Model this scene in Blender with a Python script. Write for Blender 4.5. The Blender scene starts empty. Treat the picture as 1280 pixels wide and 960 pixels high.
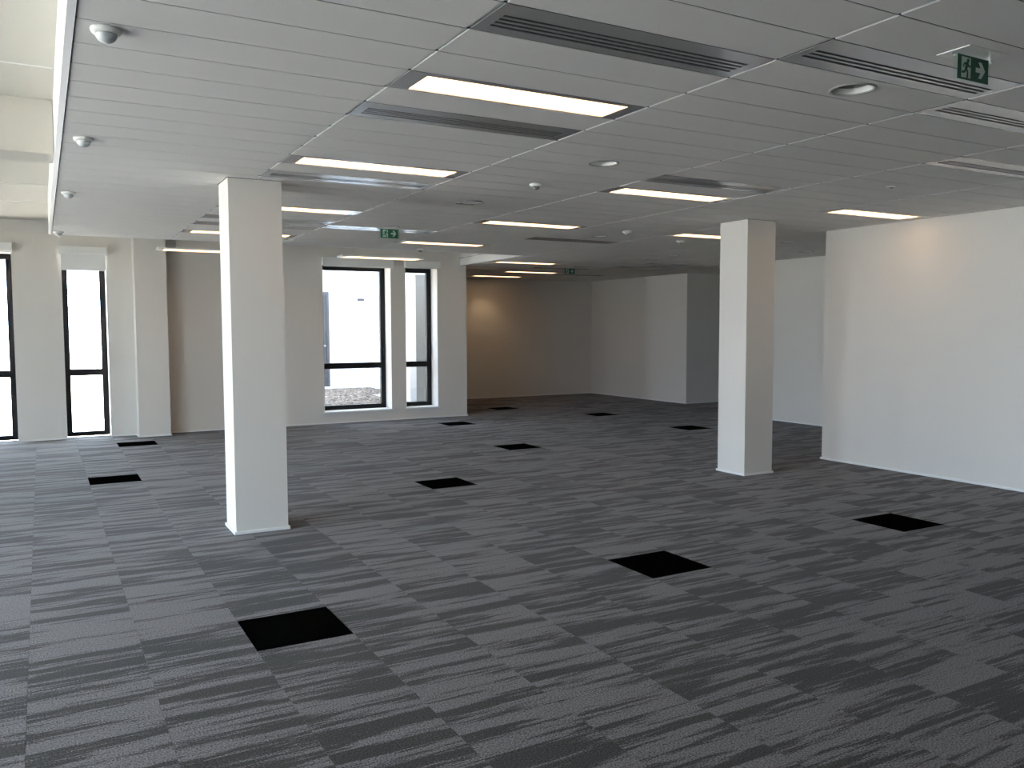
import bpy, math, random
from mathutils import Matrix, Vector
random.seed(7)
S = bpy.context.scene
COL = S.collection

# ------------------------------------------------------------------ camera
CAM_H = 1.6066
YAW, PITCH, ROLL, FPX = math.radians(29.1215), math.radians(-3.7251), math.radians(-0.19), 1055.05
fw = Vector((math.sin(YAW)*math.cos(PITCH), math.cos(YAW)*math.cos(PITCH), math.sin(PITCH)))
r0 = Vector((math.cos(YAW), -math.sin(YAW), 0)); u0 = r0.cross(fw)
rt = math.cos(ROLL)*r0 + math.sin(ROLL)*u0
up = -math.sin(ROLL)*r0 + math.cos(ROLL)*u0
cd = bpy.data.cameras.new('camera'); cam = bpy.data.objects.new('camera', cd); COL.objects.link(cam)
cd.sensor_fit = 'HORIZONTAL'; cd.sensor_width = 36; cd.lens = FPX/1280*36
cd.clip_start = .05; cd.clip_end = 300
cam.matrix_world = Matrix(((rt.x, up.x, -fw.x, 0), (rt.y, up.y, -fw.y, 0), (rt.z, up.z, -fw.z, CAM_H), (0, 0, 0, 1)))
S.camera = cam
def proj(x, y, z):
    d = Vector((x, y, z-CAM_H)); w = d.dot(fw)
    if w < .05: return None
    return 640+FPX*d.dot(rt)/w, 480-FPX*d.dot(up)/w

# ------------------------------------------------------------------ sky and exposure
SKY = 16.5
w = bpy.data.worlds.new('World'); S.world = w; w.use_nodes = True
bg = w.node_tree.nodes['Background']
bg.inputs['Color'].default_value = (.66, .81, 1.0, 1); bg.inputs['Strength'].default_value = SKY
vs = S.view_settings
vs.view_transform = 'Standard'; vs.look = 'None'; vs.gamma = 1; vs.use_curve_mapping = False
vs.exposure = 0.27
sl = bpy.data.lights.new('sun', 'SUN'); sl.energy = 135; sl.angle = .009; sl.color = (1.0, .87, .70)
sun = bpy.data.objects.new('sun', sl); COL.objects.link(sun); sun.location = (20, 0, 20)
sun.rotation_euler = (0, math.radians(40), 0)      # high sun from the partition side, clear of every window in view
LAMP = (3.2, 2.05, 1.15)        # warm white of the luminaires

# ------------------------------------------------------------------ materials
def mat(name, col, rough=.6, metal=0, spec=.5):
    m = bpy.data.materials.new(name); m.use_nodes = True
    b = m.node_tree.nodes['Principled BSDF']
    b.inputs['Base Color'].default_value = (*col, 1); b.inputs['Roughness'].default_value = rough
    b.inputs['Metallic'].default_value = metal; b.inputs['Specular IOR Level'].default_value = spec
    return m
def speckle(m, scale, amt, bump=0, dist=.001):
    nt = m.node_tree; b = nt.nodes['Principled BSDF']; c = b.inputs['Base Color'].default_value[:]
    g = nt.nodes.new('ShaderNodeNewGeometry'); n = nt.nodes.new('ShaderNodeTexNoise')
    n.inputs['Scale'].default_value = scale; n.inputs['Detail'].default_value = 3
    nt.links.new(g.outputs['Position'], n.inputs['Vector'])
    r = nt.nodes.new('ShaderNodeMapRange'); r.inputs['To Min'].default_value = 1-amt; r.inputs['To Max'].default_value = 1+amt
    nt.links.new(n.outputs['Fac'], r.inputs['Value'])
    v = nt.nodes.new('ShaderNodeVectorMath'); v.operation = 'SCALE'; v.inputs[0].default_value = c[:3]
    nt.links.new(r.outputs['Result'], v.inputs['Scale']); nt.links.new(v.outputs[0], b.inputs['Base Color'])
    if bump:
        bp = nt.nodes.new('ShaderNodeBump'); bp.inputs['Strength'].default_value = bump; bp.inputs['Distance'].default_value = dist
        nt.links.new(n.outputs['Fac'], bp.inputs['Height']); nt.links.new(bp.outputs['Normal'], b.inputs['Normal'])
    return m
M = {}
M['wall'] = speckle(mat('wall_paint', (.715, .685, .635), .75, spec=.3), 60, .02, .05)
M['skirt'] = mat('skirting_white', (.82, .82, .80), .45)
M['board'] = speckle(mat('plasterboard', (.60, .58, .52), .8, spec=.2), 40, .02)
M['tile'] = speckle(mat('ceiling_tile', (.79, .775, .75), .9, spec=.15), 220, .05, .15)
M['runner'] = mat('runner_white', (.80, .80, .80), .4)
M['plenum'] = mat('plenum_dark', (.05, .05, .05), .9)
M['steel'] = mat('satin_steel', (.50, .50, .51), .22, .45)
speckle(M['steel'], 3, .06)
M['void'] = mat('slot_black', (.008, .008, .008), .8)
M['frame'] = mat('black_frame', (.006, .006, .007), .4, spec=.25)
M['white'] = mat('white_plastic', (.82, .82, .79), .35)
M['dome'] = mat('sensor_dome', (.60, .63, .63), .15)
M['grey'] = mat('grey_plastic', (.25, .25, .24), .5)
M['trimgrey'] = mat('trim_grey', (.38, .38, .37), .4)
M['reflector'] = mat('reflector', (.86, .86, .84), .35)
M['blind'] = speckle(mat('blind_fabric', (.88, .88, .85), .8), 300, .03)
M['green'] = mat('exit_green', (.004, .10, .052), .4)
M['pale'] = mat('exit_pale', (.60, .72, .65), .5)
M['chrome'] = mat('clip_chrome', (.85, .85, .85), .12, 1)
M['ext'] = speckle(mat('exterior_cladding', (.80, .81, .82), .7), 5, .03)
M['terrace'] = speckle(mat('terrace_concrete', (.64, .59, .52), .8), 8, .06)
M['extgrey'] = mat('exterior_grey', (.05, .052, .06), .5)
M['extpale'] = mat('exterior_duct', (.26, .26, .25), .5)
M['black_carpet'] = speckle(mat('black_carpet', (.0018, .0018, .0018), 1, spec=0), 500, .5)

def emit(name, col):
    m = bpy.data.materials.new(name); m.use_nodes = True; nt = m.node_tree; nt.nodes.clear()
    o = nt.nodes.new('ShaderNodeOutputMaterial'); e = nt.nodes.new('ShaderNodeEmission')
    e.inputs['Color'].default_value = (*[c/max(col) for c in col], 1); e.inputs['Strength'].default_value = max(col)
    nt.links.new(e.outputs[0], o.inputs[0]); return m
M['lamp'] = emit('luminaire_glow', LAMP)

def clear(name, fac, tint=(1, 1, 1)):
    m = bpy.data.materials.new(name); m.use_nodes = True; nt = m.node_tree; nt.nodes.clear()
    o = nt.nodes.new('ShaderNodeOutputMaterial'); mx = nt.nodes.new('ShaderNodeMixShader')
    t = nt.nodes.new('ShaderNodeBsdfTransparent'); t.inputs[0].default_value = (*tint, 1)
    g = nt.nodes.new('ShaderNodeBsdfGlossy'); g.inputs['Roughness'].default_value = .02
    mx.inputs[0].default_value = fac
    nt.links.new(t.outputs[0], mx.inputs[1]); nt.links.new(g.outputs[0], mx.inputs[2]); nt.links.new(mx.outputs[0], o.inputs[0])
    return m
M['glass'] = clear('window_glass', .03, (.97, .98, .98))
M['dimmed'] = clear('dimming_tint_glass', .04, (.60, .605, .61))  # tint added to dim the bright courtyard behind the two far windows
M['acrylic'] = clear('clear_acrylic', .06, (.92, .96, .94))

# carpet: streaks running across each half-metre tile, different on every tile
GX, GY, TS = .8934, 4.2307, .5
def carpet():
    m = bpy.data.materials.new('streaked_carpet'); m.use_nodes = True; nt = m.node_tree; L = nt.links.new
    b = nt.nodes['Principled BSDF']; b.inputs['Roughness'].default_value = .9; b.inputs['Specular IOR Level'].default_value = .06
    b.inputs['Sheen Weight'].default_value = .11; b.inputs['Sheen Roughness'].default_value = .4
    N = nt.nodes.new
    g = N('ShaderNodeNewGeometry')
    a = N('ShaderNodeVectorMath'); a.operation = 'SUBTRACT'; a.inputs[1].default_value = (GX, GY, 0); L(g.outputs['Position'], a.inputs[0])
    s = N('ShaderNodeVectorMath'); s.operation = 'MULTIPLY'; s.inputs[1].default_value = (1/TS, 1/TS, 0); L(a.outputs[0], s.inputs[0])
    f = N('ShaderNodeVectorMath'); f.operation = 'FLOOR'; L(s.outputs[0], f.inputs[0])
    wn = N('ShaderNodeTexWhiteNoise'); wn.noise_dimensions = '3D'; L(f.outputs[0], wn.inputs['Vector'])
    of = N('ShaderNodeVectorMath'); of.operation = 'SCALE'; of.inputs['Scale'].default_value = 60; L(wn.outputs['Color'], of.inputs[0])
    def streak(sx, sy, detail, rough, add):
        p = N('ShaderNodeVectorMath'); p.operation = 'MULTIPLY_ADD'; p.inputs[1].default_value = (sx, sy, 0)
        L(s.outputs[0], p.inputs[0]); L(of.outputs[0], p.inputs[2])
        q = N('ShaderNodeVectorMath'); q.operation = 'ADD'; q.inputs[1].default_value = add; L(p.outputs[0], q.inputs[0])
        n = N('ShaderNodeTexNoise'); n.inputs['Scale'].default_value = 1; n.inputs['Detail'].default_value = detail; n.inputs['Roughness'].default_value = rough
        L(q.outputs[0], n.inputs['Vector']); return n.outputs['Fac']
    n1 = streak(.5, 4.8, 2, .5, (0, 0, 0)); n2 = streak(1.0, 19, 3, .62, (9, 3, 5)); n3 = streak(5, 70, 2, .6, (2, 7, 1))
    pile = N('ShaderNodeTexNoise'); pile.inputs['Scale'].default_value = 135; pile.inputs['Detail'].default_value = 2
    L(g.outputs['Position'], pile.inputs['Vector'])
    def math_(op, x, y):
        k = N('ShaderNodeMath'); k.operation = op
        for i, v in ((0, x), (1, y)):
            if isinstance(v, (int, float)): k.inputs[i].default_value = v
            else: L(v, k.inputs[i])
        return k.outputs[0]
    t = math_('ADD', n1, math_('MULTIPLY', n2, .66))
    t = math_('ADD', t, math_('MULTIPLY', n3, .26))
    t = math_('ADD', t, math_('MULTIPLY', pile.outputs['Fac'], .16))
    t = math_('ADD', t, math_('MULTIPLY', wn.outputs['Value'], .10))
    r = N('ShaderNodeMapRange'); r.inputs['From Min'].default_value = 1.035; r.inputs['From Max'].default_value = 1.135; L(t, r.inputs['Value'])
    cr = N('ShaderNodeValToRGB'); cr.color_ramp.elements[0].color = (.050, .044, .038, 1); cr.color_ramp.elements[1].color = (.166, .152, .149, 1)
    L(r.outputs[0], cr.inputs[0])
    pm = N('ShaderNodeMapRange'); pm.inputs['From Min'].default_value = .3; pm.inputs['From Max'].default_value = .7
    pm.inputs['To Min'].default_value = .25; pm.inputs['To Max'].default_value = 1.75; L(pile.outputs['Fac'], pm.inputs['Value'])
    v = N('ShaderNodeVectorMath'); v.operation = 'SCALE'; L(cr.outputs[0], v.inputs[0]); L(pm.outputs[0], v.inputs['Scale'])
    L(v.outputs[0], b.inputs['Base Color'])
    return m
M['carpet'] = carpet()

def pebble_mat():
    m = bpy.data.materials.new('pebbles'); m.use_nodes = True; nt = m.node_tree; b = nt.nodes['Principled BSDF']
    g = nt.nodes.new('ShaderNodeNewGeometry'); cr = nt.nodes.new('ShaderNodeValToRGB')
    nt.links.new(g.outputs['Random Per Island'], cr.inputs[0]); nt.links.new(cr.outputs[0], b.inputs['Base Color'])
    e = cr.color_ramp.elements; e[0].color = (.05, .038, .030, 1); e[1].color = (.30, .25, .20, 1)
    k = e.new(.5); k.color = (.13, .105, .085, 1); b.inputs['Roughness'].default_value = .8
    return m
M['pebble'] = pebble_mat()

# ------------------------------------------------------------------ builders
class MB:
    def __init__(s): s.v = []; s.f = []
    def box(s, x0, y0, z0, x1, y1, z1):
        n = len(s.v)
        s.v += [(x0, y0, z0), (x1, y0, z0), (x1, y1, z0), (x0, y1, z0), (x0, y0, z1), (x1, y0, z1), (x1, y1, z1), (x0, y1, z1)]
        s.f += [tuple(n+i for i in q) for q in ((0, 3, 2, 1), (4, 5, 6, 7), (0, 1, 5, 4), (1, 2, 6, 5), (2, 3, 7, 6), (3, 0, 4, 7))]
        return s
    def lathe(s, prof, seg=28, cx=0, cy=0, cap=True):
        n = len(s.v); k = len(prof)
        for r, z in prof:
            for i in range(seg):
                a = 2*math.pi*i/seg; s.v.append((cx+r*math.cos(a), cy+r*math.sin(a), z))
        for j in range(k-1):
            for i in range(seg):
                i2 = (i+1) % seg; s.f.append((n+j*seg+i, n+j*seg+i2, n+(j+1)*seg+i2, n+(j+1)*seg+i))
        if cap: s.f.append(tuple(n+(k-1)*seg+i for i in range(seg))); s.f.append(tuple(n+seg-1-i for i in range(seg)))
        return s
    def prism_y(s, pts, y0, y1):      # polygon in X-Z, extruded along Y (counter-clockwise seen from -Y)
        n = len(s.v); k = len(pts)
        s.v += [(x, y0, z) for x, z in pts]+[(x, y1, z) for x, z in pts]
        s.f.append(tuple(range(n, n+k))); s.f.append(tuple(range(n+2*k-1, n+k-1, -1)))
        for i in range(k):
            j = (i+1) % k; s.f.append((n+j, n+i, n+k+i, n+k+j))
        return s
    def mesh(s, name, m, smooth=False):
        me = bpy.data.meshes.new(name); me.from_pydata(s.v, [], s.f); me.update()
        if m: me.materials.append(M[m])
        if smooth:
            me.polygons.foreach_set('use_smooth', [len(p.vertices) < 5 for p in me.polygons])
        return me
    def build(s, name, m, parent=None, smooth=False, loc=(0, 0, 0), **tags):
        return link(name, s.mesh(name, m, smooth), parent, loc, **tags)
def link(name, data, parent=None, loc=(0, 0, 0), **tags):
    o = bpy.data.objects.new(name, data); COL.objects.link(o); o.parent = parent; o.location = loc
    for k, v in tags.items():
        if v is not None: o[k] = v
    return o
def thing(name, label, category, loc, group=None):
    return link(name, None, None, loc, label=label, category=category, group=group)
def struct(name, mb, m, label=None):
    return mb.build(name, m, kind='structure', label=label)

HC, HR = 2.7744, 3.19          # ceiling raft, raised perimeter ceiling
Y0, X1, PX, PY = 3.6241, 1.4933, 1.35, .30
def runx(k): return X1+PX*(k-1)
XL, YB, YF = -4.2, -11.0, 14.07          # window wall on the left, wall behind, far window wall
XE = .152                                # free edge of the raft
YR = Y0+27*PY                            # far edge of the raft (11.724)
XW = 6.75                                # raft edge in the wing
XR, YRC = 8.34, 7.15                     # partition on the right and its corner
XC, YC0, YC1 = 11.13, 11.5, 13.9         # recess wall, corridor
XS, YS, XEND = 12.0, 17.45, 15.0

# ------------------------------------------------------------------ floor
floor = struct('floor', MB().box(XL-.3, YB-.3, -.15, XEND+.3, 14.37, -.006).box(6.58, 14.37, -.15, 12.3, 17.6, -.006), 'plenum',
               'grey streaked carpet tile floor of the empty office')
def floor_span(y):
    if y < YRC: return XL, XR
    if y < YC0: return XL, XC
    if y < YC1: return XL, XEND
    if y < YF: return XL, XS
    return 6.88, XS
def cuts(a, b, start, step, extra):
    s = {round(a, 4), round(b, 4)} | {round(e, 4) for e in extra if a < e < b}
    k = math.ceil((a-start)/step)
    while start+k*step < b:
        v = start+k*step
        if all(abs(v-e) > .012 for e in s if e in (round(a, 4), round(b, 4)) or e in [round(x, 4) for x in extra]): s.add(round(v, 4))
        k += 1
    return sorted(s)
def screen_area(c):
    q = [proj(*p) for p in c]
    if any(p is None for p in q): return 0
    cx = sum(p[0] for p in q)/4; cy = sum(p[1] for p in q)/4
    if not (-40 < cx < 1320 and -30 < cy < 1000): return 0
    return abs(sum(q[i][0]*q[(i+1) % 4][1]-q[(i+1) % 4][0]*q[i][1] for i in range(4)))/2
BLACK = {(0, 0), (5, 0), (10, 0), (5, 7), (9, 11), (-1, 11), (0, 17), (10, 17), (14, 21), (16, 17), (16, 12)}
cells = []
ys = cuts(YB, YS, GY, TS, [YRC, YC0, YC1, YF])
for y0, y1 in zip(ys, ys[1:]):
    a, b = floor_span((y0+y1)/2); xs = cuts(a, b, GX, TS, [])
    for x0, x1 in zip(xs, xs[1:]):
        i = math.floor((((x0+x1)/2)-GX)/TS); j = math.floor((((y0+y1)/2)-GY)/TS)
        cells.append((screen_area([(x0, y0, 0), (x1, y0, 0), (x1, y1, 0), (x0, y1, 0)]), x0, y0, x1, y1, (i, j) in BLACK))
cells.sort(key=lambda c: -c[0])
CG = .0006
share = {}
def shared_box(name, sx, sy, z0, z1, m):
    k = (name, round(sx, 3), round(sy, 3))
    if k not in share: share[k] = MB().box(-sx/2, -sy/2, z0, sx/2, sy/2, z1).mesh(name, m)
    return share[k]
far = MB(); n = 0
for A, x0, y0, x1, y1, blk in cells:
    if blk:
        link('black_carpet_tile', shared_box('black_carpet_tile', x1-x0-2*CG, y1-y0-2*CG, -.0058, .0012, 'black_carpet'), floor,
             ((x0+x1)/2, (y0+y1)/2, 0), label='plain black square carpet tile')
    elif n < 285:
        n += 1
        link('carpet_tile', shared_box('carpet_tile', x1-x0-2*CG, y1-y0-2*CG, -.0058, 0, 'carpet'), floor, ((x0+x1)/2, (y0+y1)/2, 0))
    else:
        far.box(x0+CG, y0+CG, -.0058, x1-CG, y1-CG, 0)
far.build('carpet_tiles', 'carpet', floor, kind='stuff')

# ------------------------------------------------------------------ walls
T = .3
def wall_y(mb, x0, x1, y0, y1, z1, holes):      # wall along X between y0,y1 with rectangular holes (xa,xb,za,zb)
    cur = x0
    for xa, xb, za, zb in sorted(holes):
        mb.box(cur, y0, 0, xa, y1, z1)
        if za > 0: mb.box(xa, y0, 0, xb, y1, za)
        mb.box(xa, y0, zb, xb, y1, z1); cur = xb
    mb.box(cur, y0, 0, x1, y1, z1); return mb
def wall_x(mb, y0, y1, x0, x1, z1, holes):
    t = MB(); wall_y(t, y0, y1, x0, x1, z1, holes)
    n = len(mb.v); mb.v += [(y, x, z) for x, y, z in t.v]; mb.f += [tuple(n+i for i in reversed(q)) for q in t.f]; return mb
ZT = 2.72
LEFTWIN = [(.295, .885), (-.925, -.335), (-2.145, -1.555), (-3.365, -2.775)]       # full-height windows of the far wall
winA, winB = (4.185, 5.40), (5.68, 6.295)
struct_holes = [(a, b, 0, ZT) for a, b in LEFTWIN]+[(*winA, .205, ZT), (*winB, .205, ZT)]
wall_far = struct('wall_far', wall_y(MB(), XL-T, 6.88, YF, YF+T, HR, struct_holes), 'wall', 'white far wall with dark framed tall windows')
MB().box(1.244, 13.76, 0, 1.69, YF-.0005, HR-.0005).build('pilaster', 'wall', wall_far)
SIDE = [(y, y+1.22) for y in [.2+1.42*i for i in range(6)]]+[(10.9, 12.12)]
wall_left = struct('wall_left', wall_x(MB(), YB-T, YF-.0005, XL-T, XL, HR, [(a, b, 0, ZT) for a, b in SIDE]), 'wall')
BACK = [(x, x+1.0) for x in ()]
wall_back = struct('wall_back', wall_y(MB(), XL, XR+T, YB-T, YB, HR, [(a, b, 0, ZT) for a, b in BACK]), 'wall')
wall_right = struct('wall_right', MB().box(XR, YB, 0, XR+.15, YRC, HR).box(XR+.15, YRC-.15, 0, XC+.15, YRC, HR), 'wall',
                    'plain white partition wall with a warm glow of light near the top')
wall_recess = struct('wall_recess', MB().box(XC, YRC, 0, XC+.15, YC0, HR).box(XC+.15, YC0-.15, 0, XEND+.15, YC0, HR), 'wall',
                     'shaded white wall set back behind the column and the partition')
wall_corridor = struct('wall_corridor', MB().box(XEND, YC0, 0, XEND+.15, YC1+.15, HR).box(XS+.15, YC1, 0, XEND, YC1+.15, HR), 'wall',
                       'dark wall of the unlit corridor')
wall_side = struct('wall_side', MB().box(XS, YC1, 0, XS+.15, YS+.3, HR), 'wall', 'pale wall face beside the dark corridor')
wall_wing = struct('wall_wing', MB().box(6.58, YF+T, 0, 6.88, YS+.3, HR).box(6.88, YS, 0, XS, YS+.3, HR), 'wall',
                   'dim far end wall with a warm patch of light')

# low white skirtings
def skirt(name, boxes, label=None):
    mb = MB()
    for b in boxes:
        x0, y0, x1, y1 = b; mb.box(x0, y0, 0.0005, x1, y1, .024); 
    return struct(name, mb, 'skirt', label)
sk = .014
piers = []
cur = XL
for a, b in sorted(LEFTWIN): piers.append((cur, a)); cur = b
piers.append((cur, 1.244))
skirt('baseboard_far', [(a, YF-sk, b, YF-.0005) for a, b in piers]+[(1.244-sk, 13.76-sk, 1.69+sk, 13.7595), (1.244-sk, 13.76, 1.2435, YF-sk), (1.6905, 13.76, 1.69+sk, YF-sk),
      (1.69+sk, YF-sk, 6.88+sk, YF-.0005), (6.8805, YF, 6.88+sk, YS-sk)], 'low white skirting along the window wall')
skirt('baseboard_right', [(XR-sk, YB+.02, XR-.0005, YRC+sk), (XR, YRC+.0005, XC-sk, YRC+sk)], 'low white skirting along the partition wall')
skirt('baseboard_recess', [(XC-sk, YRC+sk, XC-.0005, YC0+sk), (XC, YC0+.0005, XEND-sk, YC0+sk)])
skirt('baseboard_end', [(6.88+sk, YS-sk, XS-sk, YS-.0005), (XS-sk, YC1-sk, XS-.0005, YS), (XS, YC1-sk, XEND, YC1-.0005)], 'low white skirting along the far end walls')

# ------------------------------------------------------------------ windows
def portal(cx, cy, cz, wx, wz, rot):
    l = bpy.data.lights.new('daylight_portal', 'AREA'); l.shape = 'RECTANGLE'; l.size = wx; l.size_y = wz
    l.cycles.is_portal = True
    o = bpy.data.objects.new('daylight_portal', l); COL.objects.link(o); o.location = (cx, cy, cz); o.rotation_euler = rot
def win_parts(W, H, transom, bar=.088, handle_z=1.25, glass='glass'):
    # local frame: X along the wall, Y outwards, Z up; origin at opening's inner bottom-left
    f = MB(); d0, d1 = .29, .36
    f.box(0, d0, 0, bar, d1, H).box(W-bar, d0, 0, W, d1, H).box(bar, d0, 0, W-bar, d1, bar*.85).box(bar, d0, H-bar, W-bar, d1, H)
    t = MB().box(bar, d0+.004, transom-.05, W-bar, d1-.004, transom+.05)
    lo = MB().box(bar, d0+.03, bar*.85, W-bar, d0+.038, transom-.05)
    hi = MB().box(bar, d0+.03, transom+.05, W-bar, d0+.038, H-bar)
    h = MB().box(W-.055, d0-.012, handle_z-.03, W-.030, d0, handle_z+.03).box(W-.052, d0-.05, handle_z-.004, W-.034, d0-.012, handle_z+.012).box(W-.052, d0-.05, handle_z-.11, W-.034, d0-.034, handle_z-.004)
    return [('frame', f.mesh('frame', 'frame'), 'black metal frame'), ('transom', t.mesh('transom', 'frame'), None),
            ('pane', lo.mesh('pane', glass), None), ('pane', hi.mesh('pane', glass), None), ('handle', h.mesh('handle', 'frame'), None)]
wn = 0
def window(loc, rz, parts, label, sill=None):
    global wn; wn += 1
    e = link(f'window_{wn}', None, None, loc, kind='structure', label=label); e.rotation_euler.z = rz
    for nm, me, lb in parts: link(nm, me, e, label=lb)
    if sill:
        MB().box(-.018, -.038, -.026, sill+.028, .288, -.0005).build('sill', 'skirt', e)
    return e
narrow = win_parts(.59, ZT, .972, bar=.080)
lbl = ['tall full-height dark framed window beside the pilaster, roller blind partly lowered', 'tall full-height dark framed window, roller blind fully rolled up', None, None]
for (a, b), lb in zip(LEFTWIN, lbl):
    window((a, YF, 0), 0, narrow, lb); portal((a+b)/2, YF+T+.1, ZT/2, b-a, ZT, (math.radians(-90), 0, 0))
window((winA[0], YF, .205), 0, win_parts(1.215, ZT-.205, .972-.205, handle_z=1.05, glass='dimmed'), 'wide dark framed window looking onto a pebble bed', 1.215)
window((winB[0], YF, .205), 0, win_parts(.615, ZT-.205, .972-.205, handle_z=1.05, glass='dimmed'), 'narrow dark framed window next to the wide one', .615)
for a, b in (winA, winB): portal((a+b)/2, YF+T+.1, (ZT+.2)/2, b-a, ZT-.2, (math.radians(-90), 0, 0))
wide = win_parts(1.22, ZT, .972)
for a, b in SIDE:
    window((XL, a, 0), math.radians(90), wide, None); portal(XL-T-.1, (a+b)/2, ZT/2, b-a, ZT, (math.radians(-90), 0, math.radians(90)))
for a, b in BACK:
    window((b, YB, 0), math.radians(180), wide, None); portal((a+b)/2, YB-T-.1, ZT/2, b-a, ZT, (math.radians(90), 0, 0))

def blind(a, b, z0, z1, drop, label):
    t = thing('roller_blind', label, 'blind', (a, YF, z0), 'roller blinds over the windows')
    W = b-a; H = z1-z0
    c = MB().box(.012, -.095, 0, W-.012, -.0005, H); c.build('head_box', 'blind', t)
    for x in (0, W-.012): MB().box(x, -.1, -.004, x+.012, -.0005, H+.003).build('end_bracket', 'white', t)
    if drop:
        MB().box(.03, -.05, -drop, W-.022, -.047, -.0005).build('fabric', 'blind', t)
        MB().box(.03, -.056, -drop-.022, W-.022, -.040, -drop).build('bottom_bar', 'white', t)
        MB().box(W-.02, -.05, -drop-.05, W-.016, -.046, -.004).build('chain', 'white', t)
    else:
        MB().box(.03, -.056, -.018, W-.022, -.040, -.0005).build('bottom_bar', 'white', t)
blind(.268, .902, 2.735, 2.835, .225, 'off-white roller blind partly lowered over the full-height window by the pilaster')
for bx, lb in ((-.952, 'off-white roller blind fully rolled up, next to the partly lowered one'), (-2.172, 'off-white rolled-up roller blind, second along from the partly lowered one'),
               (-3.392, 'off-white rolled-up roller blind, third along from the partly lowered one')):
    blind(bx, bx+.634, 2.735, 2.850, 0, lb)
blind(4.165, 5.43, 2.690, 2.825, 0, 'long off-white roller blind box above the wide window')
blind(5.655, 6.33, 2.705, 2.815, 0, 'short off-white roller blind box above the narrow window')

# ------------------------------------------------------------------ raised ceiling, beam, fascias
raised = struct('ceiling_raised', MB().box(XL-T, YB-T, HR, XEND+.3, YF+T, HR+.25).box(6.58, YF+T, HR, 12.3, YS+.3, HR+.25), 'board',
                'raised white plasterboard ceiling strip along the windows')
MB().box(XL, 6.72, 2.824, XE-.03, 7.09, HR-.0005).build('beam', 'board', raised)
for y, d in ((5.9, .004), (10.65, .003), (12.08, .003)):
    MB().box(XL, y-.008, HR-d, XE-.035, y+.008, HR-.0003).build('joint_bead', 'skirt', raised)

# ------------------------------------------------------------------ suspended ceiling raft
ceil = struct('ceiling', MB().box(XE, YB, 2.900, XR, YRC, 2.912).box(XE, YRC, 2.900, XC, YC0, 2.912).box(XE, YC0, 2.900, XEND, YR, 2.912)
              .box(XW, YR, 2.900, XEND, YC1, 2.912).box(XW, YC1, 2.900, XS, YS, 2.912), 'plenum', 'grey suspended ceiling of long plank tiles')
MB().box(XE-.030, YB, HC-.004, XE, YR+.016, HC+.040).box(XE, YR, HC-.004, XW, YR+.016, HC+.040).box(XW, YR+.016, HC-.004, XW+.016, YS, HC+.04).build('edge_trim', 'runner', ceil)
MB().box(XE-.026, YB, HC+.04, XE-.006, YR+.010, HR-.0005).box(XE-.006, YR, HC+.04, XW, YR+.010, HR-.0005).box(XW, YR+.010, HC+.04, XW+.012, YS, HR-.0005).build('fascia', 'skirt', ceil)
def ceil_span(y):
    if y < YRC: return XE+.004, XR-.006
    if y < YC0: return XE+.004, XC-.006
    if y < YR: return XE+.004, XEND
    if y < YC1: return XW+.02, XEND
    return XW+.02, XS-.006
for k in range(1, 11):          # runners between the bays
    x = runx(k)
    y0 = YB if x < XR else (YRC if x < XC else YC0); y1 = YR if x < XW else (YS if x < XS else YC1)
    MB().box(x-.016, y0, HC+.0075, x+.016, y1, 2.7998).build('runner', 'runner', ceil)
for j in range(-48, 47):         # black strips painting the shade in the joints between the plank rows
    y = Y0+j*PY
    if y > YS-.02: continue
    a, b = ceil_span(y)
    MB().box(a, y-.0055, HC+.0022, b, y+.0055, HC+.0040).build('joint_shade_strip', 'void', ceil)
LIGHTS = {(1, 0): 'recessed ceiling light panel between two long steel slot grilles',
          (1, 7): 'recessed ceiling light panel just in front of the column that stands by the raised ceiling',
          (1, 15): 'recessed ceiling light panel directly behind the column that stands by the raised ceiling',
          (1, 23): 'recessed ceiling light panel at the ceiling edge, above the hanging light by the pilaster',
          (3, 7): 'recessed ceiling light panel right beside the dark mirror-like slot grille before the smoke detector',
          (3, 15): 'recessed ceiling light panel midway between the smoke detector and a far dark slot grille',
          (3, 23): 'recessed ceiling light panel at the ceiling edge, in front of the narrow window',
          (5, 7): 'recessed ceiling light panel touching the partition wall and throwing a warm glow on it',
          (5, 15): 'recessed ceiling light panel behind the column that stands near the partition wall',
          (5, 31): 'recessed ceiling light panel beside the pale fascia past the window wall corner',
          (6, 38): 'far recessed ceiling light panel behind the small far exit sign',
          (6, 43): 'far recessed ceiling light panel washing the end wall with warm light'}
DIFF = {(1, -3): (4, 'wide steel air grille with four black slots, set before the first light panel'),
        (1, 2): (4, 'steel slot grille with pale reflections, just behind a light panel'),
        (2, -4): (3, 'steel slot grille with the large exit sign hanging in front of it'),
        (3, -3): (3, 'three-slot air grille running out to the side of the large exit sign'),
        (4, 0): (3, 'three-slot air grille with warm tinted plate over the partition side'),
        (3, 5): (3, 'dark mirror-like slot grille with patchy reflections beside a light panel'),
        (1, 9): (3, 'bright reflecting slot grille at the head of the column by the raised ceiling'),
        (1, 18): (2, 'slot grille behind the column head, the first of two close together'),
        (1, 20): (2, 'slot grille behind the column head, the second of two close together'),
        (2, 19): (2, 'white reflecting slot grille directly behind the exit sign over the window side'),
        (4, 19): (2, 'long dark slot grille in the middle of the dim ceiling'),
        (6, 34): (2, 'far slot grille just behind the small far exit sign'),
        (7, 39): (2, 'farthest slot grille close to the dim end wall'),
        (7, 28): (2, 'dark slot grille over the corridor mouth, the nearer of two'),
        (7, 31): (2, 'dark slot grille over the corridor mouth, the farther of two'),
        (5, 36): (2, 'dark slot grille tucked beside the pale fascia in the far wing')}
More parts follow.
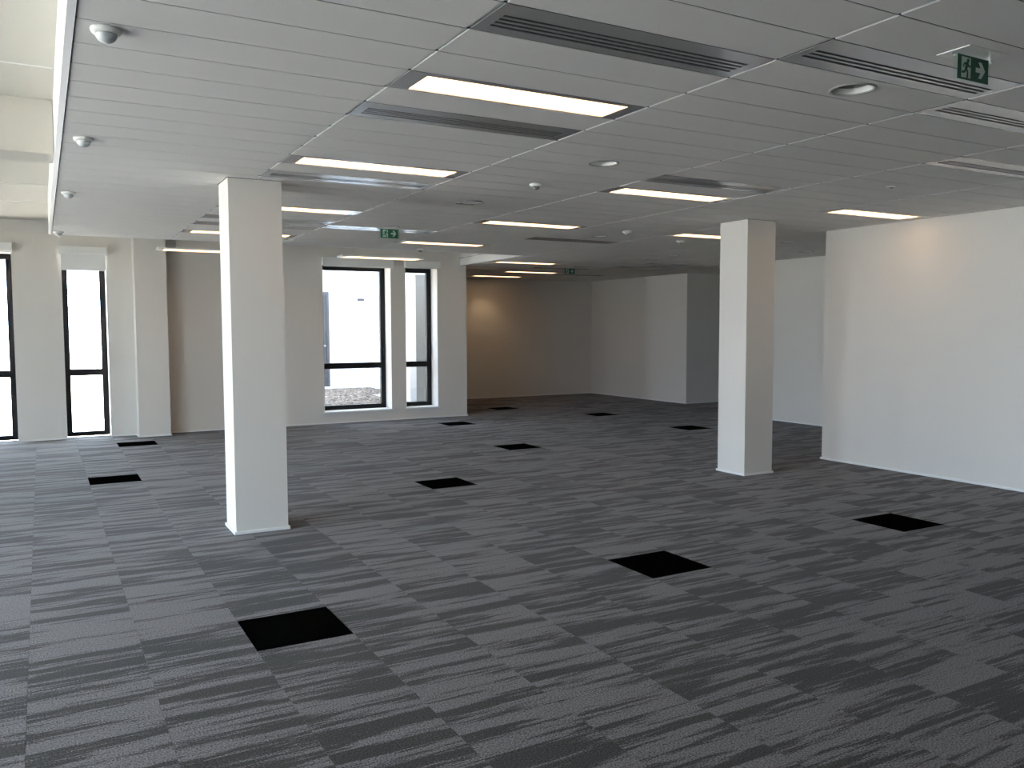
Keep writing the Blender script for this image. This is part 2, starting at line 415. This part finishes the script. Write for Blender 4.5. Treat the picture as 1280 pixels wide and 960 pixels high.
DOWN = {(2, -3): 'large round recessed downlight near the large exit sign', (2, 4): 'round recessed downlight between the smoke detector and two light panels',
        (2, 11): 'round recessed downlight behind the smoke detector', (2, 18): 'round recessed downlight just above the exit sign by the windows',
        (4, 17): 'round recessed downlight beside the long dark slot grille', (6, 23): 'small far round downlight in the dim ceiling before the corridor',
        (6, 32): 'tiny far round downlight near the far exit sign', (6, 15): 'round recessed downlight in the shaded recess, the nearer of two',
        (7, 18): 'round recessed downlight in the shaded recess, the farther of two',
        (6, 44): 'lit downlight close to the end wall, making its warm round patch'}
GAP = .004
def holed(w, d, t, r, m):
    mb = MB(); K = []
    an = {2*math.pi*i/40 for i in range(40)} | {math.atan2(sy*d, sx*w) % (2*math.pi) for sx in (-1, 1) for sy in (-1, 1)}
    an = sorted(an); n = len(an)
    for z in (0, t):
        for a in an: mb.v.append((r*math.cos(a), r*math.sin(a), z))
        for a in an:
            c, s = math.cos(a), math.sin(a); k = min(w/2/abs(c) if abs(c) > 1e-9 else 1e9, d/2/abs(s) if abs(s) > 1e-9 else 1e9)
            mb.v.append((k*c, k*s, z))
    for i in range(n):
        j = (i+1) % n
        mb.f += [(i, j, n+j, n+i), (2*n+i, 3*n+i, 3*n+j, 2*n+j), (n+i, n+j, 3*n+j, 3*n+i), (i, 2*n+i, 2*n+j, j)]
    return mb.mesh('ceiling_tile', m)
HR_DL = .098
hole_mesh = holed(PX-.018, PY-2*GAP, .018, HR_DL, 'tile')
tiles = []
rows = []
for j in range(-50, 47):
    rows.append((Y0+j*PY, j))
for ya, j in rows:
    yb = ya+PY; ya = max(ya, YB); yb = min(yb, YS-.006)
    if yb-ya < .02: continue
    sp = [ya]+[e for e in (YRC, YC0, YR, YC1) if ya+.01 < e < yb-.01]+[yb]
    for p, q in zip(sp, sp[1:]):
        a, b = ceil_span((p+q)/2)
        for k in range(0, 12):
            x0 = max(runx(k)+.009 if k else XE+.006, a); x1 = min(runx(k+1)-.009, b)
            if x1-x0 < .02: continue
            if (k, j) in LIGHTS or (k, j) in DIFF: continue
            tiles.append((screen_area([(x0, p, HC), (x1, p, HC), (x1, q, HC), (x0, q, HC)]), x0, p+GAP, x1, q-GAP, (k, j)))
tiles.sort(key=lambda c: -c[0])
far = MB(); n = 0
for A, x0, y0, x1, y1, kj in tiles:
    if kj in DOWN:
        link('ceiling_tile', hole_mesh, ceil, ((x0+x1)/2, (y0+y1)/2, HC)); n += 1
    elif n < 294:
        n += 1; link('ceiling_tile', shared_box('ceiling_tile', x1-x0, y1-y0, 0, .018, 'tile'), ceil, ((x0+x1)/2, (y0+y1)/2, HC))
    else: far.box(x0, y0, HC, x1, y1, HC+.018)
far.build('ceiling_tiles', 'tile', ceil, kind='stuff')

# ------------------------------------------------------------------ columns
def column(x0, y0, x1, y1, label):
    t = thing('square_column', label, 'column', ((x0+x1)/2, (y0+y1)/2, 0), 'white square columns')
    a, b = (x1-x0)/2, (y1-y0)/2
    MB().box(-a, -b, .0005, a, b, HC-.0006).build('shaft', 'wall', t)
    s = .013
    MB().box(-a-s, -b-s, .001, a+s, -b-.0003, .024).box(-a-s, b+.0003, .001, a+s, b+s, .024).box(-a-s, -b, .001, -a-.0003, b, .024).box(a+.0003, -b, .001, a+s, b, .024).build('skirting', 'skirt', t)
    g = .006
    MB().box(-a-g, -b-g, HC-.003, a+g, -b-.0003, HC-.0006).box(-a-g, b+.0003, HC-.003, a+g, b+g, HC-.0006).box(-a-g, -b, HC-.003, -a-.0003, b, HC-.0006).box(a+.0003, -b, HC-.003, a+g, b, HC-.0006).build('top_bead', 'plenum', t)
column(1.288, 6.768, 1.695, 7.145, 'white square column standing by the raised ceiling, near the windows')
column(6.645, 6.734, 7.058, 7.150, 'white square column standing near the partition wall')

# ------------------------------------------------------------------ ceiling fittings
def plate_parts(w, d, t, hx0, hx1, hy0, hy1):
    return MB().box(0, 0, 0, hx0, d, t).box(hx1, 0, 0, w, d, t).box(hx0, 0, 0, hx1, hy0, t).box(hx0, hy1, 0, hx1, d, t)
PW, PD = PX-.018, PY-2*GAP
lh = plate_parts(PW, PD, .012, .100, PW-.082, .040, PD-.010).mesh('housing', 'steel')
ll = MB().box(.100, .040, .004, PW-.082, PD-.010, .011).mesh('glowing_diffuser', 'lamp')
for (k, j), lb in LIGHTS.items():
    t = thing('ceiling_light', lb, 'light', (runx(k)+.009, Y0+j*PY+GAP, HC), 'recessed ceiling light panels')
    link('housing', lh, t); link('glowing_diffuser', ll, t)
for (k, j), (ns, lb) in DIFF.items():
    t = thing('air_grille', lb, 'air grille', (runx(k)+.009, Y0+j*PY+GAP, HC), 'steel air grilles in the ceiling')
    pit = .036; sl = .019; c = .165; a = c-(ns*pit-(pit-sl))/2; b = c+(ns*pit-(pit-sl))/2
    plate_parts(PW, PD, .003, .050, PW-.045, a, b).build('plate', 'steel', t)
    for i in range(ns-1):
        MB().box(.050, a+i*pit+sl, .0004, PW-.045, a+(i+1)*pit, .0028).build('blade', 'steel', t)
    for i in range(ns):
        MB().box(.050, a+i*pit, .0032, PW-.045, a+i*pit+sl, .006).build('slot', 'void', t)
ring = MB().lathe([(HR_DL-.004, .010), (HR_DL-.002, -.004), (HR_DL+.010, -.005), (HR_DL+.014, 0)], 40, cap=False).mesh('trim_ring', 'trimgrey', True)
cone = MB().lathe([(HR_DL-.004, .001), (HR_DL-.007, .012), (HR_DL-.013, .026)], 40, cap=False).mesh('reflector', 'reflector', True)
baf = MB().lathe([(HR_DL-.013, .026), (HR_DL-.018, .045), (HR_DL-.036, .066), (.036, .078)], 40, cap=False).mesh('baffle', 'grey', True)
bulb = MB().lathe([(.038, .078), (.034, .066), (.0005, .060)], 24, cap=False).mesh('lamp', 'grey', True)
for (k, j), lb in DOWN.items():
    t = thing('downlight', lb, 'downlight', (runx(k)+PX/2, Y0+(j+.5)*PY, HC), 'round recessed downlights')
    link('trim_ring', ring, t); link('reflector', cone, t); link('baffle', baf, t); link('lamp', bulb, t)
    if (k, j) == (6, 44):
        sp = bpy.data.lights.new('lamp_beam', 'SPOT'); sp.energy = 10; sp.color = (1.0, .70, .42); sp.spot_size = math.radians(104); sp.spot_blend = .75; sp.shadow_soft_size = .03
        link('lamp_beam', sp, t, (0, 0, -.008))
base = MB().lathe([(.056, -.0004), (.057, -.008), (.052, -.017), (.042, -.020), (.040, -.0205)], 32).mesh('base', 'white', True)
dome = MB().lathe([(.040, -.0205)]+[(.040*math.cos(a), -.0205-.034*math.sin(a)) for a in [i*math.pi/2/8 for i in range(1, 8)]]+[(.001, -.0545)], 32).mesh('dome', 'dome', True)
for (x, y), lb in {(.262, 3.70): 'white dome motion sensor on the plain ceiling strip, nearest the large slot grilles',
                   (.268, 5.83): 'white dome motion sensor on the plain ceiling strip, second from the large slot grilles',
                   (.245, 8.14): 'white dome motion sensor on the plain ceiling strip, third from the large slot grilles',
                   (.225, 11.42): 'white dome motion sensor in the corner of the ceiling edge by the windows'}.items():
    t = thing('motion_sensor', lb, 'sensor', (x, y, HC), 'motion sensors along the ceiling edge')
    link('base', base, t); link('dome', dome, t)
sb = MB().lathe([(.052, -.0004), (.053, -.012), (.046, -.022), (.030, -.024)], 32).mesh('base', 'white', True)
sh = MB().lathe([(.030, -.024), (.028, -.034), (.020, -.044), (.006, -.048)], 32).mesh('sensing_head', 'grey', True)
for (x, y), lb in {(3.53, 5.93): 'white smoke detector with dark tip between light panels', (6.19, 8.26): 'small far smoke detector near the long dark slot grille',
                   (7.50, 8.83): 'small far smoke detector beside the light behind the column', (4.86, 11.45): 'small white detector at the ceiling edge above the narrow window'}.items():
    t = thing('smoke_detector', lb, 'smoke detector', (x, y, HC), 'smoke detectors on the ceiling')
    link('base', sb, t); link('sensing_head', sh, t)
t = thing('sprinkler_cover', 'tiny round sprinkler cover on the tiles near the partition wall', 'sprinkler', (6.19, 4.65, HC))
MB().lathe([(.042, -.0004), (.043, -.005), (.030, -.010)], 28).build('cover_plate', 'white', t, True)
MB().lathe([(.014, -.010), (.013, -.016)], 16).build('nozzle', 'grey', t, True)

def exit_sign(x, y, label):
    t = thing('exit_sign', label, 'exit sign', (x, y, HC), 'green exit signs under the ceiling')
    W, Z0, Z1 = .215, -.012, -.114
    MB().box(-.135, -.075, -.004, .135, .075, -.0004).build('ceiling_plate', 'white', t)
    MB().box(-.125, -.003, -.122, .125, .003, -.0085).build('clear_panel', 'acrylic', t)
    MB().box(-W/2, -.0042, Z1, W/2, -.0031, Z0).build('green_panel', 'green', t)
    for sx in (-1, 1):
        MB().box(sx*.124-.006, -.007, -.020, sx*.124+.006, .007, -.0042).build('clip', 'chrome', t)
    yy0, yy1 = -.0049, -.0043
    cx, cz = -.052, -.063
    door = MB().box(cx-.030, yy0, cz-.043, cx+.034, yy1, cz+.043).build('door_symbol', 'pale', t)
    m = MB(); a, b = -.0056, -.0050
    def limb(x0, z0, x1, z1, w):
        d = math.hypot(x1-x0, z1-z0); nx, nz = -(z1-z0)/d*w/2, (x1-x0)/d*w/2
        m.prism_y([(cx+x0-nx*-1*-1, cz+z0-nz), (cx+x1-nx, cz+z1-nz), (cx+x1+nx, cz+z1+nz), (cx+x0+nx, cz+z0+nz)], a, b)
    m.prism_y([(cx+.014+.0085*math.cos(i*math.pi/6), cz+.030+.0085*math.sin(i*math.pi/6)) for i in range(12)], a, b)   # head
    limb(.010, .022, .000, -.006, .017)                              # trunk
    limb(.010, .018, -.012, .016, .008); limb(-.012, .016, -.018, .002, .007)       # arm behind
    limb(.012, .016, .024, .004, .008); limb(.024, .004, .033, .010, .007)          # arm ahead
    limb(.000, -.004, .013, -.018, .010); limb(.013, -.018, .010, -.043, .009)      # leg ahead
    limb(.000, -.005, -.010, -.020, .010); limb(-.010, -.020, -.029, -.021, .009)   # leg behind
    m.build('running_figure', 'green', t)
    ax, az = .048, -.063
    MB().prism_y([(ax-.030, az-.010), (ax+.004, az-.010), (ax-.012, az-.034), (ax+.010, az-.034), (ax+.036, az), (ax+.010, az+.034), (ax-.012, az+.034), (ax+.004, az+.010), (ax-.030, az+.010)], yy0, yy1).build('arrow', 'pale', t)
exit_sign(3.53, 2.27, 'large near green exit sign with running figure and arrow, hanging before a slot grille')
exit_sign(3.555, 9.28, 'green exit sign hanging above and before the wide window')
exit_sign(8.906, 13.7, 'small far green exit sign in the dim wing')

def pendant(x, y, label):
    L, Wd = 1.335, .26
    t = thing('hanging_light', label, 'light', (x, y, 2.705), 'hanging linear lights by the windows')
    MB().box(0, 0, .004, L, Wd, .030).build('body', 'white', t)
    MB().box(.085, .012, 0, L-.085, Wd-.012, .0038).build('glowing_diffuser', 'lamp', t)
    for xx in (0, L-.085): MB().box(xx, .0, .0, xx+.084, Wd, .0038).build('end_cap', 'white', t)
    for xx in (.25, L-.25): MB().lathe([(.0015, .030), (.0015, HR-2.7055)], 8, xx, Wd/2).build('suspension_wire', 'chrome', t)
pendant(1.425, 12.38, 'slim hanging linear light in front of the pilaster')
pendant(3.99, 12.38, 'slim hanging linear light in front of the blind boxes of the paired windows')

# ------------------------------------------------------------------ outside the windows
struct('terrace_ground', MB().box(-60, YF+T+.001, -.30, 6.5, 70, -.151).box(-60, -60, -.30, XL-T-.001, YF+T, -.151).box(XL-T, -60, -.30, 60, YB-T-.001, -.151), 'terrace', 'pale terrace outside the windows')
struct('wall_courtyard', MB().box(2.2, 20.4, -.15, 9, 20.7, 3.4).box(7.15, YS+.31, -.15, 7.4, 20.4, 3.4), 'ext', 'sunlit white wall of the neighbouring block outside')
bed = struct('gravel_base', MB().box(3.0, YF+T+.002, -.15, 6.575, YS+.3, .165).box(3.0, YS+.3, -.15, 7.145, 20.0, .165), 'terrace')
struct('kerb', MB().box(3.0, 20.0, -.15, 7.145, 20.395, .20), 'ext', 'pale kerb at the back of the pebble bed')
t = thing('door_outside', 'grey metal door in the white wall across the pebble bed', 'door', (5.2, 20.4, .20))
MB().box(0, -.05, .001, .07, -.0005, 2.33).box(.93, -.05, .001, 1.0, -.0005, 2.33).box(.07, -.05, 2.26, .93, -.0005, 2.33).build('frame', 'extgrey', t)
MB().box(.07, -.035, .005, .93, -.0005, 2.255).build('leaf', 'extgrey', t)
MB().box(.85, -.075, 1.0, .90, -.0355, 1.03).build('handle', 'chrome', t)
t = thing('duct_box', 'pale grey upright duct standing against the outside wall', 'duct', (6.365, 15.25, .166))
MB().box(0, 0, 0, .21, .33, 2.47).build('casing', 'extpale', t); MB().box(-.015, -.015, 2.47, .212, .345, 2.50).build('cap', 'extpale', t)
t = thing('outside_lamp', 'tiny bulkhead lamp on the white wall outside', 'lamp', (7.02, 20.4, 2.35))
MB().box(-.08, -.06, -.03, .08, -.0005, .03).build('body', 'extgrey', t); MB().box(-.07, -.065, -.04, .07, -.01, -.03).build('lens', 'white', t)
def pebbles(xa, xb, ya, yb, count, label):
  pb = MB()
  ico = [(0, 0, 1), (.894, 0, .447), (.276, .851, .447), (-.724, .526, .447), (-.724, -.526, .447), (.276, -.851, .447)]
  for _ in range(count):
      x = random.uniform(xa, xb); y = random.uniform(ya, yb)
      r = random.uniform(.018, .036); a = random.uniform(0, 6.28); n = len(pb.v); sx = random.uniform(.8, 1.4)
      for vx, vy, vz in ico:
          px_, py_ = vx*r*sx, vy*r
          pb.v.append((x+px_*math.cos(a)-py_*math.sin(a), y+px_*math.sin(a)+py_*math.cos(a), .166+r*.2+vz*r*.6))
      pb.v += [(v[0], v[1], .1655) for v in pb.v[n+1:n+6]]
      for i in range(5):
          j = (i+1) % 5
          pb.f += [(n, n+1+i, n+1+j), (n+1+i, n+6+i, n+6+j, n+1+j)]
  pb.build('pebbles', 'pebble', None, kind='stuff', label=label, category='gravel')
pebbles(4.3, 6.3, 14.45, 17.66, 2900, 'bed of mixed brown pebbles just outside the wide window')
pebbles(4.3, 7.08, 17.82, 19.95, 2500, 'far strip of brown pebbles along the white wall outside')
